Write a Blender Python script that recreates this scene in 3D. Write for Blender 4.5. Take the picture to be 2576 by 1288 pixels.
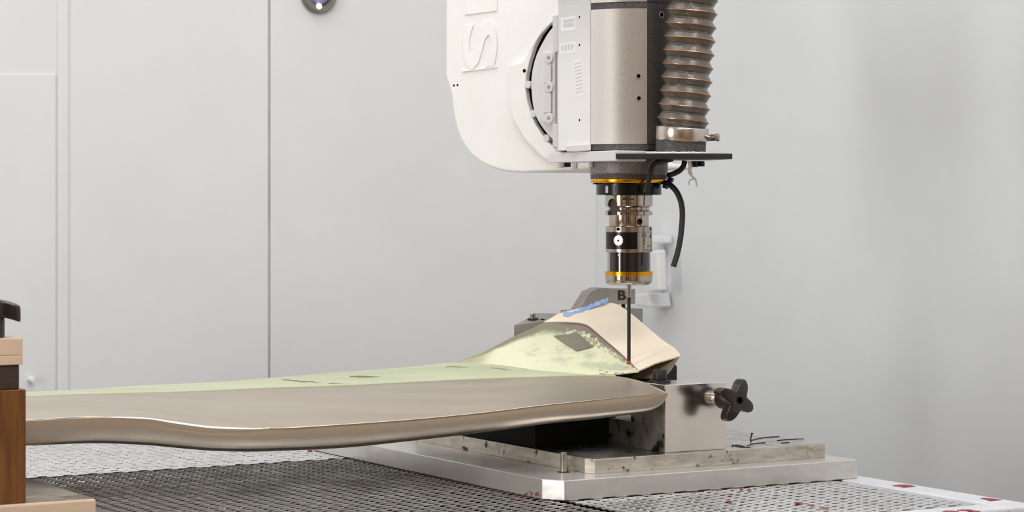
import bpy, bmesh, math, random
from mathutils import Vector, Matrix, noise
random.seed(7)
for o in list(bpy.data.objects): bpy.data.objects.remove(o)
sc = bpy.context.scene
COL = sc.collection
# ------------------------------------------------------------------ camera
FPX, HOR, H = 6120.0, 470.0, 1.3        # focal length in px, horizon row, camera height
cam_d = bpy.data.cameras.new('camera'); cam = bpy.data.objects.new('camera', cam_d); COL.objects.link(cam)
cam.location = (0, 0, H); cam.rotation_euler = (math.pi/2, 0, 0)
cam_d.sensor_width = 36; cam_d.lens = 36*FPX/2576; cam_d.shift_y = -(644-HOR)/2576
cam_d.clip_start = .05
cam_d.dof.use_dof = True; cam_d.dof.focus_distance = 3.17; cam_d.dof.aperture_fstop = 9
sc.camera = cam
# ------------------------------------------------------------------ world, lights, exposure
w = bpy.data.worlds.new('world'); sc.world = w; w.use_nodes = True
w.node_tree.nodes['Background'].inputs[0].default_value = (.9, .95, 1, 1)
w.node_tree.nodes['Background'].inputs[1].default_value = .25
vs = sc.view_settings
vs.view_transform = 'Standard'; vs.look = 'None'; vs.gamma = 1; vs.use_curve_mapping = False
vs.exposure = -.29
# machine axes: u runs right and away along the table front, v runs away to the left
O = Vector((.0507, 2.9895, 0)); U = Vector((.8624, .5063, 0)); V = Vector((-.5063, .8624, 0))
def W(u, v, z): return O + U*u + V*v + Vector((0, 0, H+z))
def area(name, loc, target, sx, sy, power, color):
    d = bpy.data.lights.new(name, 'AREA'); d.shape = 'RECTANGLE'; d.size = sx; d.size_y = sy; d.energy = power; d.color = color
    o = bpy.data.objects.new(name, d); COL.objects.link(o); o.location = loc
    o.rotation_euler = (Vector(target)-Vector(loc)).to_track_quat('-Z', 'Y').to_euler()
    return o
L1 = area('workshop_window', W(-3.26, -.25, .35), W(0, -.25, .35), .55, 1.7, 44, (.98, .99, 1))
L2 = area('added_light_table', W(-.7, .35, 2.35), W(-.7, .35, 0), 2.4, 1.5, 40, (.93, .97, 1))  # unseen, added: large soft source to brighten the metal tops
L3 = area('added_light_front', W(-.9, -2.3, 2.35), W(-.5, 1.2, 0), 3.2, 1.0, 112, (.97, .98, 1))  # unseen area light, added to lighten the front zone and left wall
L4 = area('added_light_right', W(.35, -1.7, 2.35), W(.35, -1.5, 0), .9, 1.2, 22, (.97, .98, 1))  # added out of view to brighten the plate and block fronts

# ------------------------------------------------------------------ helpers
WL = {}
def P(px, py, Y): return Vector(((px-1288)/FPX*Y, Y, H-(py-HOR)/FPX*Y))
def ray(px, py): return Vector(((px-1288)/FPX, 1, -(py-HOR)/FPX))
def on_plane(px, py, p0, n):
    d = ray(px, py); c = Vector((0, 0, H)); t = (p0-c).dot(n)/d.dot(n); return c+d*t
def PV(px, py, v): return on_plane(px, py, W(0, v, 0), V)
def PU(px, py, u): return on_plane(px, py, W(u, 0, 0), U)
def wloc(o): return WL.get(o, Vector((0, 0, 0)))
def tag(o, label=None, cat=None, group=None, kind=None):
    if label: o['label'] = label
    if cat: o['category'] = cat
    if group: o['group'] = group
    if kind: o['kind'] = kind
    return o
def thing(name, loc, label, cat, group=None):
    o = bpy.data.objects.new(name, None); o.empty_display_size = .02; COL.objects.link(o); o.location = loc; WL[o] = Vector(loc)
    return tag(o, label, cat, group)
def link_mesh(name, me, mat, parent=None, smooth=False):
    vs_ = me.vertices
    if len(vs_):
        lo = Vector((min(v.co.x for v in vs_), min(v.co.y for v in vs_), min(v.co.z for v in vs_)))
        hi = Vector((max(v.co.x for v in vs_), max(v.co.y for v in vs_), max(v.co.z for v in vs_)))
        c = (lo+hi)/2; c.z = lo.z
    else: c = Vector((0, 0, 0))
    me.transform(Matrix.Translation(-c))
    o = bpy.data.objects.new(name, me); COL.objects.link(o); WL[o] = c
    o.location = c-(wloc(parent) if parent else Vector((0, 0, 0)))
    if parent: o.parent = parent
    if mat: me.materials.append(mat)
    if smooth:
        for p in me.polygons: p.use_smooth = True
        if smooth is not True: me.set_sharp_from_angle(angle=math.radians(smooth))
    return o
def mesh(name, verts, faces, mat, parent=None, smooth=False, uvs=None, fix=True):
    me = bpy.data.meshes.new(name); me.from_pydata([tuple(v) for v in verts], [], faces)
    if uvs:
        l = me.uv_layers.new(name='UVMap')
        for p in me.polygons:
            for li in p.loop_indices: l.data[li].uv = uvs[me.loops[li].vertex_index]
    if fix:
        bm = bmesh.new(); bm.from_mesh(me); bmesh.ops.recalc_face_normals(bm, faces=bm.faces); bm.to_mesh(me); bm.free()
    return link_mesh(name, me, mat, parent, smooth)
def bm_obj(name, bm, mat, parent=None, smooth=False):
    me = bpy.data.meshes.new(name); bmesh.ops.recalc_face_normals(bm, faces=bm.faces); bm.to_mesh(me); bm.free()
    return link_mesh(name, me, mat, parent, smooth)
def bevel_bm(bm, b, seg=2, ang=30):
    es = [e for e in bm.edges if len(e.link_faces) == 2 and e.calc_face_angle(0) > math.radians(ang)]
    bmesh.ops.bevel(bm, geom=es, offset=b, segments=seg, profile=.5, affect='EDGES', clamp_overlap=True)
def prism(name, pts, off, mat, parent=None, bevel=0, smooth=False, seg=2):
    """polygon pts (3D) pushed by off"""
    bm = bmesh.new(); off = Vector(off)
    a = [bm.verts.new(p) for p in pts]; b = [bm.verts.new(Vector(p)+off) for p in pts]; n = len(pts)
    bm.faces.new(a); bm.faces.new(b[::-1])
    for i in range(n): bm.faces.new((a[i], a[(i+1) % n], b[(i+1) % n], b[i]))
    bmesh.ops.recalc_face_normals(bm, faces=bm.faces)
    if bevel: bevel_bm(bm, bevel, seg)
    return bm_obj(name, bm, mat, parent, smooth)
def box_uv(name, u0, u1, v0, v1, z0, z1, mat, parent=None, bevel=.0006):
    return prism(name, [W(u0, v0, z0), W(u1, v0, z0), W(u1, v1, z0), W(u0, v1, z0)], (0, 0, z1-z0), mat, parent, bevel)
def poly_uv(name, pts, z0, z1, mat, parent=None, bevel=.0006):
    return prism(name, [W(a, b, z0) for a, b in pts], (0, 0, z1-z0), mat, parent, bevel)
def frame_of(axis):
    a = Vector(axis).normalized(); x = a.orthogonal().normalized(); return a, x, a.cross(x)
def lathe(name, prof, base, mat, parent=None, axis=(0, 0, 1), seg=64, smooth=35, cap=True):
    """prof: (r, h) along axis from base"""
    if tuple(axis) == (0, 0, 1): a, x, y = Vector((0, 0, 1)), Vector((1, 0, 0)), Vector((0, 1, 0))
    else: a, x, y = frame_of(axis)
    base = Vector(base); vv = []; ff = []
    for r, h in prof:
        for k in range(seg):
            t = 2*math.pi*k/seg; vv.append(base+a*h+(x*math.cos(t)+y*math.sin(t))*r)
    for i in range(len(prof)-1):
        for k in range(seg): ff.append((i*seg+k, i*seg+(k+1) % seg, (i+1)*seg+(k+1) % seg, (i+1)*seg+k))
    if cap: ff.append(tuple(range(seg-1, -1, -1))); ff.append(tuple((len(prof)-1)*seg+k for k in range(seg)))
    return mesh(name, vv, ff, mat, parent, smooth)
def cyl(name, base, axis, r, h, mat, parent=None, seg=32, bev=None):
    b = bev if bev is not None else min(r, h)*.12
    return lathe(name, [(r-b, 0), (r, b), (r, h-b), (r-b, h)], base, mat, parent, axis, seg)
def spline(pts, n=8):
    pts = [Vector(p) for p in pts]; out = []
    for i in range(len(pts)-1):
        p0 = pts[max(i-1, 0)]; p1 = pts[i]; p2 = pts[i+1]; p3 = pts[min(i+2, len(pts)-1)]
        for k in range(n):
            t = k/n
            out.append(.5*((2*p1)+(p2-p0)*t+(2*p0-5*p1+4*p2-p3)*t*t+(3*p1-p0-3*p2+p3)*t**3))
    out.append(pts[-1]); return out
def tube(name, pts, r, mat, parent=None, seg=12, n=8, raw=False):
    c = pts if raw else spline(pts, n); m = len(c); vv = []; ff = []
    t0 = (c[1]-c[0]).normalized(); x = t0.orthogonal().normalized()
    for i in range(m):
        t = (c[min(i+1, m-1)]-c[max(i-1, 0)]).normalized(); x = (x-t*x.dot(t)).normalized(); y = t.cross(x)
        rr = r[i] if isinstance(r, list) else r
        for k in range(seg):
            a = 2*math.pi*k/seg; vv.append(c[i]+(x*math.cos(a)+y*math.sin(a))*rr)
    for i in range(m-1):
        for k in range(seg): ff.append((i*seg+k, i*seg+(k+1) % seg, (i+1)*seg+(k+1) % seg, (i+1)*seg+k))
    ff.append(tuple(range(seg-1, -1, -1))); ff.append(tuple((m-1)*seg+k for k in range(seg)))
    return mesh(name, vv, ff, mat, parent, 50)
def sheet(name, grid, th, mat, parent=None, down=None, smooth=40):
    """grid[i][j] of points -> closed sheet of thickness th (away from the surface, along -normal or 'down')"""
    ni, nj = len(grid), len(grid[0]); top = []; bot = []; uvs = []
    for i in range(ni):
        for j in range(nj):
            p = grid[i][j]
            if down is None:
                a = grid[min(i+1, ni-1)][j]-grid[max(i-1, 0)][j]; b = grid[i][min(j+1, nj-1)]-grid[i][max(j-1, 0)]
                nn = a.cross(b)
                if nn.length < 1e-12: nn = Vector((0, 0, 1))
                nn.normalize()
                if nn.z < 0: nn = -nn
                d = -nn
            else: d = Vector(down)
            top.append(p); bot.append(p+d*th); uvs.append((i/(ni-1), j/(nj-1)))
    N = ni*nj; idx = lambda i, j: i*nj+j; ff = []
    for i in range(ni-1):
        for j in range(nj-1):
            ff.append((idx(i, j), idx(i+1, j), idx(i+1, j+1), idx(i, j+1)))
            ff.append((N+idx(i, j), N+idx(i, j+1), N+idx(i+1, j+1), N+idx(i+1, j)))
    for i in range(ni-1):
        ff.append((idx(i, 0), N+idx(i, 0), N+idx(i+1, 0), idx(i+1, 0)))
        ff.append((idx(i, nj-1), idx(i+1, nj-1), N+idx(i+1, nj-1), N+idx(i, nj-1)))
    for j in range(nj-1):
        ff.append((idx(0, j), idx(0, j+1), N+idx(0, j+1), N+idx(0, j)))
        ff.append((idx(ni-1, j), N+idx(ni-1, j), N+idx(ni-1, j+1), idx(ni-1, j+1)))
    return mesh(name, top+bot, ff, mat, parent, smooth, uvs+uvs)
def resample(pts, n):
    pts = spline(pts, 10); L = [0]
    for i in range(1, len(pts)): L.append(L[-1]+(pts[i]-pts[i-1]).length)
    out = []; k = 0
    for i in range(n):
        s = L[-1]*i/(n-1)
        while k < len(L)-2 and L[k+1] < s: k += 1
        t = 0 if L[k+1] == L[k] else (s-L[k])/(L[k+1]-L[k]); out.append(pts[k].lerp(pts[k+1], min(max(t, 0), 1)))
    return out
def boolean_cut(o, cutters):
    for c in cutters:
        m = o.modifiers.new('cut', 'BOOLEAN'); m.operation = 'DIFFERENCE'; m.object = c; m.solver = 'EXACT'
    dg = bpy.context.evaluated_depsgraph_get(); dg.update()
    me = bpy.data.meshes.new_from_object(o.evaluated_get(dg))
    o.modifiers.clear(); o.data = me
    for c in cutters: bpy.data.objects.remove(c)
    me.set_sharp_from_angle(angle=math.radians(30))
def text_geo(s, bold=0.0):
    c = bpy.data.curves.new('t', 'FONT'); c.body = s; c.offset = bold; c.resolution_u = 4
    o = bpy.data.objects.new('t', c); COL.objects.link(o)
    dg = bpy.context.evaluated_depsgraph_get(); dg.update()
    me = bpy.data.meshes.new_from_object(o.evaluated_get(dg))
    bm = bmesh.new(); bm.from_mesh(me); bmesh.ops.triangulate(bm, faces=bm.faces)
    bmesh.ops.subdivide_edges(bm, edges=[e for e in bm.edges if e.calc_length() > .15], cuts=2)
    bmesh.ops.triangulate(bm, faces=bm.faces)
    for f in bm.faces: f.smooth = False
    bpy.data.objects.remove(o); bpy.data.curves.remove(c); bpy.data.meshes.remove(me)
    return bm
def text_mapped(name, s, fn, mat, parent, bold=0.0, thick=None):
    """fn(x, y in 0..1 of the text box, k) -> point; k = 0 base, 1 raised"""
    bm = text_geo(s, bold)
    xs = [v.co.x for v in bm.verts]; ys = [v.co.y for v in bm.verts]; x0, x1, y0, y1 = min(xs), max(xs), min(ys), max(ys)
    for v in bm.verts: v.co = Vector(((v.co.x-x0)/(x1-x0), (v.co.y-y0)/(y1-y0), 0))
    r = bmesh.ops.extrude_face_region(bm, geom=bm.faces[:])
    for g in r['geom']:
        if isinstance(g, bmesh.types.BMVert): g.co.z = 1
    for v in bm.verts: v.co = fn(v.co.x, v.co.y, v.co.z)
    return bm_obj(name, bm, mat, parent)

# ------------------------------------------------------------------ materials
def lin(c): return tuple((x/12.92 if x <= .04045 else ((x+.055)/1.055)**2.4) for x in [k/255 for k in c])
def mat(name, rgb, rough=.5, metal=0.0, rgb2=None, scale=8, stretch=(1, 1, 1), lo=.35, hi=.65, detail=5, rvar=0.0, bump=0.0, bscale=200, spec=.5, coat=0.0, uvt=False,
        rgb3=None, scale3=40, lo3=.6, hi3=.68, stretch3=(1, 1, 1)):
    m = bpy.data.materials.new(name); m.use_nodes = True; nt = m.node_tree; b = nt.nodes['Principled BSDF']
    b.inputs['Roughness'].default_value = rough; b.inputs['Metallic'].default_value = metal
    b.inputs['Specular IOR Level'].default_value = spec; b.inputs['Coat Weight'].default_value = coat
    c1 = (*lin(rgb), 1); tc = nt.nodes.new('ShaderNodeTexCoord')
    def noi(sc_, st, det=detail):
        mp = nt.nodes.new('ShaderNodeMapping'); mp.inputs['Scale'].default_value = st
        nt.links.new(tc.outputs['UV' if uvt else 'Object'], mp.inputs[0])
        n = nt.nodes.new('ShaderNodeTexNoise'); n.inputs['Scale'].default_value = sc_; n.inputs['Detail'].default_value = det; n.inputs['Roughness'].default_value = .6
        nt.links.new(mp.outputs[0], n.inputs['Vector']); return n
    def ramp(n, a, z):
        r = nt.nodes.new('ShaderNodeMapRange'); r.inputs[1].default_value = a; r.inputs[2].default_value = z; nt.links.new(n.outputs[0], r.inputs[0]); return r
    def mix(f, ca, cb):
        x = nt.nodes.new('ShaderNodeMix'); x.data_type = 'RGBA'; nt.links.new(f, x.inputs[0])
        for s, c in ((6, ca), (7, cb)):
            if isinstance(c, tuple): x.inputs[s].default_value = c
            else: nt.links.new(c, x.inputs[s])
        return x.outputs[2]
    cur = c1
    if rgb2:
        n = noi(scale, stretch); f = ramp(n, lo, hi).outputs[0]; cur = mix(f, c1, (*lin(rgb2), 1))
        if rvar:
            r = nt.nodes.new('ShaderNodeMapRange'); r.inputs[1].default_value = lo; r.inputs[2].default_value = hi
            r.inputs[3].default_value = rough-rvar; r.inputs[4].default_value = rough+rvar
            nt.links.new(n.outputs[0], r.inputs[0]); nt.links.new(r.outputs[0], b.inputs['Roughness'])
    if rgb3:
        n = noi(scale3, stretch3, 8); f = ramp(n, lo3, hi3).outputs[0]; cur = mix(f, cur, (*lin(rgb3), 1))
    if isinstance(cur, tuple): b.inputs['Base Color'].default_value = cur
    else: nt.links.new(cur, b.inputs['Base Color'])
    if bump:
        n = noi(bscale, (1, 1, 1), 3); bp = nt.nodes.new('ShaderNodeBump'); bp.inputs['Strength'].default_value = bump; bp.inputs['Distance'].default_value = .001
        nt.links.new(n.outputs[0], bp.inputs['Height']); nt.links.new(bp.outputs[0], b.inputs['Normal'])
    return m
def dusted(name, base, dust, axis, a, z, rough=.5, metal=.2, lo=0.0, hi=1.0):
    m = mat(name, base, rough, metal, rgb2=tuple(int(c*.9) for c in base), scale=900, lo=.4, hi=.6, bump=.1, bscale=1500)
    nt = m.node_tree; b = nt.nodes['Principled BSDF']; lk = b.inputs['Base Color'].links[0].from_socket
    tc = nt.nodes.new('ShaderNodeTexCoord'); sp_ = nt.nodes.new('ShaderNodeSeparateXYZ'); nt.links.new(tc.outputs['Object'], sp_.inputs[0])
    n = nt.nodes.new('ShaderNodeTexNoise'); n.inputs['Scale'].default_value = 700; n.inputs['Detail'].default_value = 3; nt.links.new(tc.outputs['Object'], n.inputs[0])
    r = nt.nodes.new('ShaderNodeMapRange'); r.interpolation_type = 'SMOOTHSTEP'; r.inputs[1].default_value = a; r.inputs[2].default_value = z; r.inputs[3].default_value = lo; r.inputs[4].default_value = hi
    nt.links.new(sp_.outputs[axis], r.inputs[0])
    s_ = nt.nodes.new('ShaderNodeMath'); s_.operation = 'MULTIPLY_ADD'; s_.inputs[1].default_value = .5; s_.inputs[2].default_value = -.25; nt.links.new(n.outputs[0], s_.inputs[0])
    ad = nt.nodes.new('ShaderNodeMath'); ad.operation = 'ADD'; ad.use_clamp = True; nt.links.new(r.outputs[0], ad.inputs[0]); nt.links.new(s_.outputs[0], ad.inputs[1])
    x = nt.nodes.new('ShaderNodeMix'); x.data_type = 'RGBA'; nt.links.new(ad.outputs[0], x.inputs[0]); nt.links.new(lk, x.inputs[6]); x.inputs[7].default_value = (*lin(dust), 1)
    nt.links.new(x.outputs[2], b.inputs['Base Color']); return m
def emit(name, rgb, s):
    m = bpy.data.materials.new(name); m.use_nodes = True; b = m.node_tree.nodes['Principled BSDF']
    b.inputs['Base Color'].default_value = (*lin(rgb), 1); b.inputs['Emission Color'].default_value = (*lin(rgb), 1); b.inputs['Emission Strength'].default_value = s
    return m
M = {}
M['wall'] = mat('wall_paint', (226, 226, 225), .55, rgb2=(220, 221, 221), scale=3, bump=.04, bscale=60)
M['wall_b'] = mat('wall_paint_cool', (219, 222, 224), .5, rgb2=(214, 217, 219), scale=3, bump=.04, bscale=60)
M['groove'] = mat('wall_joint_sealant', (190, 190, 188), .7, rgb2=(172, 172, 170), scale=9)
M['ceil'] = mat('ceiling_white', (225, 225, 222), .8)
M['floor'] = mat('floor_concrete', (172, 138, 102), .6, rgb2=(158, 124, 90), scale=2)
M['warm'] = mat('workshop_wall_beige', (214, 192, 162), .7, rgb2=(206, 182, 152), scale=1)
M['stripe'] = mat('reflect_stripe_dark', (84, 66, 54), .7)  # dark strips added out of view, mirrored in the chrome
M['stripe2'] = mat('reflect_stripe_cream', (226, 204, 168), .7)  # pale strips added out of view, mirrored in the chrome
M['steel_g'] = mat('grating_steel', (226, 225, 224), .36, 1, rgb2=(186, 182, 175), scale=14, rvar=.1, rgb3=(40, 36, 32), scale3=9, lo3=.68, hi3=.74)
M['steel_g2'] = mat('grating_steel_bright', (246, 246, 246), .32, 1, rgb2=(222, 221, 219), scale=14, rvar=.06, rgb3=(60, 56, 52), scale3=14, lo3=.7, hi3=.76)
M['tray'] = mat('tray_black', (14, 13, 12), .8)
M['frame'] = mat('table_frame_paint', (214, 215, 219), .4, rgb2=(202, 203, 208), scale=20, bump=.05)
M['bed'] = mat('machine_bed_grey', (120, 120, 118), .5)
M['red'] = mat('red_paint', (158, 30, 24), .5, rgb2=(118, 20, 16), scale=90)
M['alu'] = mat('aluminium_plate', (228, 225, 220), .36, .8, rgb2=(208, 205, 200), scale=14, stretch=(1, 1, 3), rvar=.07, bump=.03, bscale=400)
M['alu_d'] = mat('aluminium_stained', (214, 212, 208), .26, 1, rgb2=(168, 164, 156), scale=22, rvar=.08, rgb3=(40, 36, 28), scale3=26, lo3=.6, hi3=.68)
M['alu_s'] = mat('aluminium_side_worn', (206, 200, 189), .42, .8, rgb2=(172, 165, 153), scale=30, stretch=(1, 1, 5), rgb3=(40, 34, 26), scale3=60, lo3=.58, hi3=.66)
M['block'] = mat('aluminium_block', (232, 226, 218), .2, 1, rgb2=(220, 214, 206), scale=10, rvar=.03, bump=.02, bscale=700)
M['blackblk'] = mat('black_support', (7, 7, 7), .75, spec=.2)
M['dirty'] = mat('stained_steel', (140, 135, 122), .5, .6, rgb2=(92, 87, 76), scale=30, rgb3=(16, 14, 10), scale3=40, lo3=.52, hi3=.6)
M['screw'] = mat('black_oxide', (44, 42, 42), .45, .6, rgb2=(56, 54, 54), scale=90, bump=.2, bscale=900)
M['chrome'] = mat('polished_steel', (186, 179, 172), .11, 1)
M['slotm'] = mat('slot_brown', (72, 58, 50), .5)
M['band'] = mat('steel_band', (216, 210, 202), .24, 1, rgb2=(200, 194, 186), scale=30)
M['steel'] = mat('brushed_steel', (190, 182, 172), .22, 1, rgb2=(170, 162, 152), scale=40, stretch=(1, 1, 14))
M['bake'] = mat('bakelite_brown', (27, 20, 17), .28, rgb2=(33, 24, 20), scale=30, coat=.3)
M['lead'] = mat('titanium_edge', (212, 202, 189), .38, 1, rgb2=(192, 180, 165), scale=4, stretch=(.4, 3, 3), rvar=.05, rgb3=(150, 138, 120), scale3=5, lo3=.62, hi3=.74, stretch3=(.5, 3, 3))
M['green'] = mat('green_primer', (190, 194, 164), .5, rgb2=(172, 178, 148), scale=7, stretch=(.5, 3, 3), rgb3=(120, 124, 96), scale3=9, lo3=.64, hi3=.74, stretch3=(.35, 4, 4))
M['tan'] = mat('peel_ply_tan', (242, 229, 211), .75, rgb2=(236, 221, 200), scale=16, stretch=(1, 1, 2), bump=.06, bscale=500)
M['olive'] = mat('bare_patch_olive', (128, 126, 108), .5, rgb2=(118, 116, 100), scale=60)
M['dark_fill'] = mat('matt_dark', (16, 14, 13), .7)
M['skin'] = mat('brown_skin_edge', (110, 96, 80), .6)
M['blue'] = mat('blue_tape', (120, 164, 222), .5, rgb2=(160, 192, 236), scale=120)
M['wood'] = mat('varnished_wood', (122, 72, 16), .5, rgb2=(90, 50, 8), scale=24, stretch=(5, 5, .5), bump=.1, bscale=150)
M['wood_d'] = mat('dark_hardwood', (58, 42, 32), .5, rgb2=(48, 34, 25), scale=14, stretch=(1, 1, 6))
M['wood_p'] = mat('pale_wood', (212, 186, 160), .65, rgb2=(200, 172, 146), scale=10, stretch=(1, 1, 5))
M['wood_w'] = mat('worn_wood_top', (150, 142, 132), .6, rgb2=(112, 102, 92), scale=16, rgb3=(60, 52, 44), scale3=18, lo3=.6, hi3=.7)
M['shim'] = mat('grey_shim', (150, 150, 148), .4, .8, rgb2=(130, 130, 128), scale=60)
M['arm'] = mat('machine_white', (243, 243, 242), .45, rgb2=(238, 238, 236), scale=12, bump=.12, bscale=500)
M['dusty'] = mat('dusty_white', (226, 224, 226), .7, rgb2=(212, 211, 214), scale=1100, lo=.4, hi=.6, bump=.12, bscale=1500)
M['panel_l'] = mat('panel_dusted', (222, 222, 223), .55, .05, rgb2=(208, 208, 210), scale=900, lo=.4, hi=.6, bump=.1, bscale=1500)
M['panel_f'] = mat('panel_satin_grey', (186, 181, 176), .4, .35, rgb2=(168, 163, 158), scale=900, lo=.4, hi=.6, bump=.1, bscale=1500)
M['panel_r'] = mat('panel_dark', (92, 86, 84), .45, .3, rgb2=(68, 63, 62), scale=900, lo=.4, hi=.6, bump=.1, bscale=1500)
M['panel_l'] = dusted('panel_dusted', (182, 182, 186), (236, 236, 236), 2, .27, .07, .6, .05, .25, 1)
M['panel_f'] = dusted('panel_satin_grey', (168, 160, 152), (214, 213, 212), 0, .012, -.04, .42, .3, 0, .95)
M['body_d'] = mat('spindle_housing_dark', (66, 64, 64), .55, .2, rgb2=(96, 95, 96), scale=420, lo=.45, hi=.7)
M['nose'] = mat('spindle_nose_grey', (140, 134, 130), .5, .4, rgb2=(118, 112, 108), scale=300, lo=.4, hi=.6, bump=.1, bscale=800)
M['gold'] = mat('gold_anodised', (226, 164, 40), .22, 1)
M['blk'] = mat('black_gloss', (9, 9, 9), .25, spec=.35)
M['blk_m'] = mat('black_satin', (30, 30, 30), .45)
M['glass'] = mat('smoked_glass', (26, 24, 24), .06, coat=.6)
M['ink'] = mat('engraved_ink', (40, 30, 26), .6)
M['logo'] = mat('logo_brown_red', (84, 40, 34), .6)
M['rubber'] = mat('rubber_black', (34, 33, 32), .6, rgb2=(48, 46, 44), scale=300)
M['hose'] = mat('hose_grey', (92, 86, 77), .3, rgb2=(70, 65, 58), scale=22, coat=.25, rgb3=(150, 144, 134), scale3=380, lo3=.6, hi3=.7)
M['copper'] = mat('copper_wire', (206, 140, 92), .3, .8)
M['ruby'] = mat('ruby_ball', (170, 8, 50), .08, coat=1)
M['bluefit'] = mat('blue_fitting', (52, 66, 150), .35)
M['string'] = mat('white_tape', (232, 232, 230), .5)
M['sticker'] = mat('white_sticker', (236, 236, 236), .45)
M['stickprint'] = mat('sticker_print_grey', (206, 206, 212), .5)
M['hole'] = mat('hole_black', (10, 10, 10), .9, spec=.1)
M['bracket'] = mat('bracket_grey_steel', (166, 162, 155), .4, .55, rgb2=(146, 142, 134), scale=30)
M['lampring'] = mat('lamp_ring_grey', (128, 127, 120), .45, .5)
M['lens'] = mat('lamp_lens_violet', (150, 150, 196), .1, coat=1)
M['lampon'] = emit('lamp_spot', (255, 255, 250), 2.0)
M['dust'] = mat('white_dust', (232, 231, 232), .8)

# ------------------------------------------------------------------ room
ZF, ZC = -1.3, 2.45
U0, U1, V0, V1 = -3.3, 1.07, -4.2, 1.587
def struct(o): o['kind'] = 'structure'; return o
struct(box_uv('floor', U0, U1, V0, V1, ZF-.05, ZF, M['floor'], bevel=0))
struct(box_uv('ceiling', U0, U1, V0, V1, ZC, ZC+.05, M['ceil'], bevel=0))
STRIPES = []
wl = struct(box_uv('wall_left', U0, U1+.1, V1+.004, V1+.1, ZF, ZC, M['groove'], bevel=0))
def u_at(px): 
    p = PV(px, 470, V1); return (p-O).dot(U)
su = [U0, u_at(160), u_at(678), U1]
for i in range(3):
    box_uv('wall_panel', su[i]+(.0025 if i else 0), su[i+1]-(.0025 if i < 2 else 0), V1, V1+.004, ZF, ZC, M['wall'], wl, bevel=.0012)
jt = box_uv('joint_cover_strip', su[1]-.012, su[1]+.008, V1-.004, V1, ZF, ZC, M['wall'], wl, bevel=.002)
cp = [PV(px, py, V1-.003) for px, py in ((-220, 190), (140, 186), (140, 1300), (-220, 1300))]
prism('cover_panel', cp, V*.003, M['wall'], wl, .001)
for k, (pv, wd, mm) in enumerate(((-3.6, .5, 'stripe'), (-2.6, .2, 'stripe2'), (-1.5, .35, 'stripe'), (.6, .3, 'stripe'))): STRIPES.append((pv, wd, mm))  # side wall strips added to put stripes into the chrome reflections
wr = struct(box_uv('wall_right', U1, U1+.1, V0, V1+.1, ZF, ZC, M['wall_b'], bevel=0))
wf = struct(box_uv('wall_front', U0, U1, V0-.1, V0, ZF, ZC, M['warm'], bevel=0))
for k, (pu, wd, mm) in enumerate(((-2.9, .35, 'stripe'), (-2.35, .18, 'stripe2'), (-1.95, .22, 'stripe'), (-1.2, .5, 'stripe2'), (-.55, .16, 'stripe'), (-.1, .12, 'stripe2'), (.35, .4, 'stripe'))):
    box_uv('reflect_stripe', pu, pu+wd, V0, V0+.08, ZF, ZC, M[mm], wf, 0)  # unseen strip, added for dark and pale stripes in chrome reflections
wb = struct(box_uv('wall_side', U0-.1, U0, V0, V1, ZF, ZC, M['warm'], bevel=0))

for pv, wd, mm in STRIPES: box_uv('reflect_stripe', U0, U0+.06, pv, pv+wd, ZF, ZC, M[mm], wb, 0)

# ------------------------------------------------------------------ machine table
ZT = -.387
table = thing('machine_table', W(-.25, .4, ZF), 'steel machine table with white border rails and expanded metal grating top', 'table')
TU0, TU1, TV0, TV1 = -1.0, .497, -.324, 1.15
box_uv('bed', TU0, TU1, TV0, TV1, ZF, ZT-.09, M['bed'], table, .01)
box_uv('tray', TU0+.03, TU1-.03, TV0+.03, TV1-.03, ZT-.09, ZT-.06, M['tray'], table, 0)
box_uv('border_rail', .447, TU1, TV0, TV1, ZT-.09, ZT-.0004, M['frame'], table, .003)
box_uv('border_rail', TU0, .447, TV0, TV0+.045, ZT-.09, ZT-.0004, M['frame'], table, .003)
box_uv('border_rail', TU0, .447, TV1-.05, TV1, ZT-.09, ZT-.0004, M['frame'], table, .003)
def grating(name, u0, u1, v0, v1, ztop, tilt, hw, th, sk, sdrop, gm='steel_g'):
    LW, SW = .036, .015
    e = V*math.cos(tilt)+Vector((0, 0, math.sin(tilt))); n = -V*math.sin(tilt)+Vector((0, 0, math.cos(tilt)))
    dz = -abs(hw*math.sin(tilt))-th*math.cos(tilt)
    vv = []; ff = []
    def bar(a, b, q=1.0):
        k = len(vv)
        for p in (a, b):
            for s, t in ((-1, -1), (1, -1), (1, 1), (-1, 1)): vv.append(p+e*hw*q*s+n*th*(1 if q == 1 else .75)*t)
        ff.extend([(k, k+1, k+5, k+4), (k+1, k+2, k+6, k+5), (k+2, k+3, k+7, k+6), (k+3, k, k+4, k+7), (k, k+3, k+2, k+1), (k+4, k+5, k+6, k+7)])
    ni = int((u1-u0)/(LW/2)); nj = int((v1-v0)/SW)
    for i in range(ni):
        uc = u0+.009+i*LW/2
        for j in range(nj):
            vc = v0+.006+j*SW+(SW/2 if i % 2 else 0)
            if vc > v1-.003: continue
            jit = -random.uniform(0, .0006)
            z = ztop+dz+jit
            bar(W(uc-.0062, vc, z), W(uc+.0062, vc, z))
            for sg in (1, -1):
                if uc+.014 < u1 and v0 < vc+sg*SW/2 < v1: bar(W(uc+.0055, vc, z-sdrop), W(uc+.0125, vc+sg*SW/2, z-sdrop), sk)
    me = bpy.data.meshes.new(name); me.from_pydata([tuple(p) for p in vv], [], ff)
    return link_mesh(name, me, M[gm], table)
VJ = .566
UJ = .018
grating('grating_panel', UJ+.002, .445, TV0+.047, VJ-.001, ZT, math.radians(10), .0030, .0008, .85, .0006, 'steel_g2')
grating('grating_panel', TU0+.02, UJ, TV0+.047, VJ-.001, ZT, -math.radians(5), .0026, .00078, .5, .0012)
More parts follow.
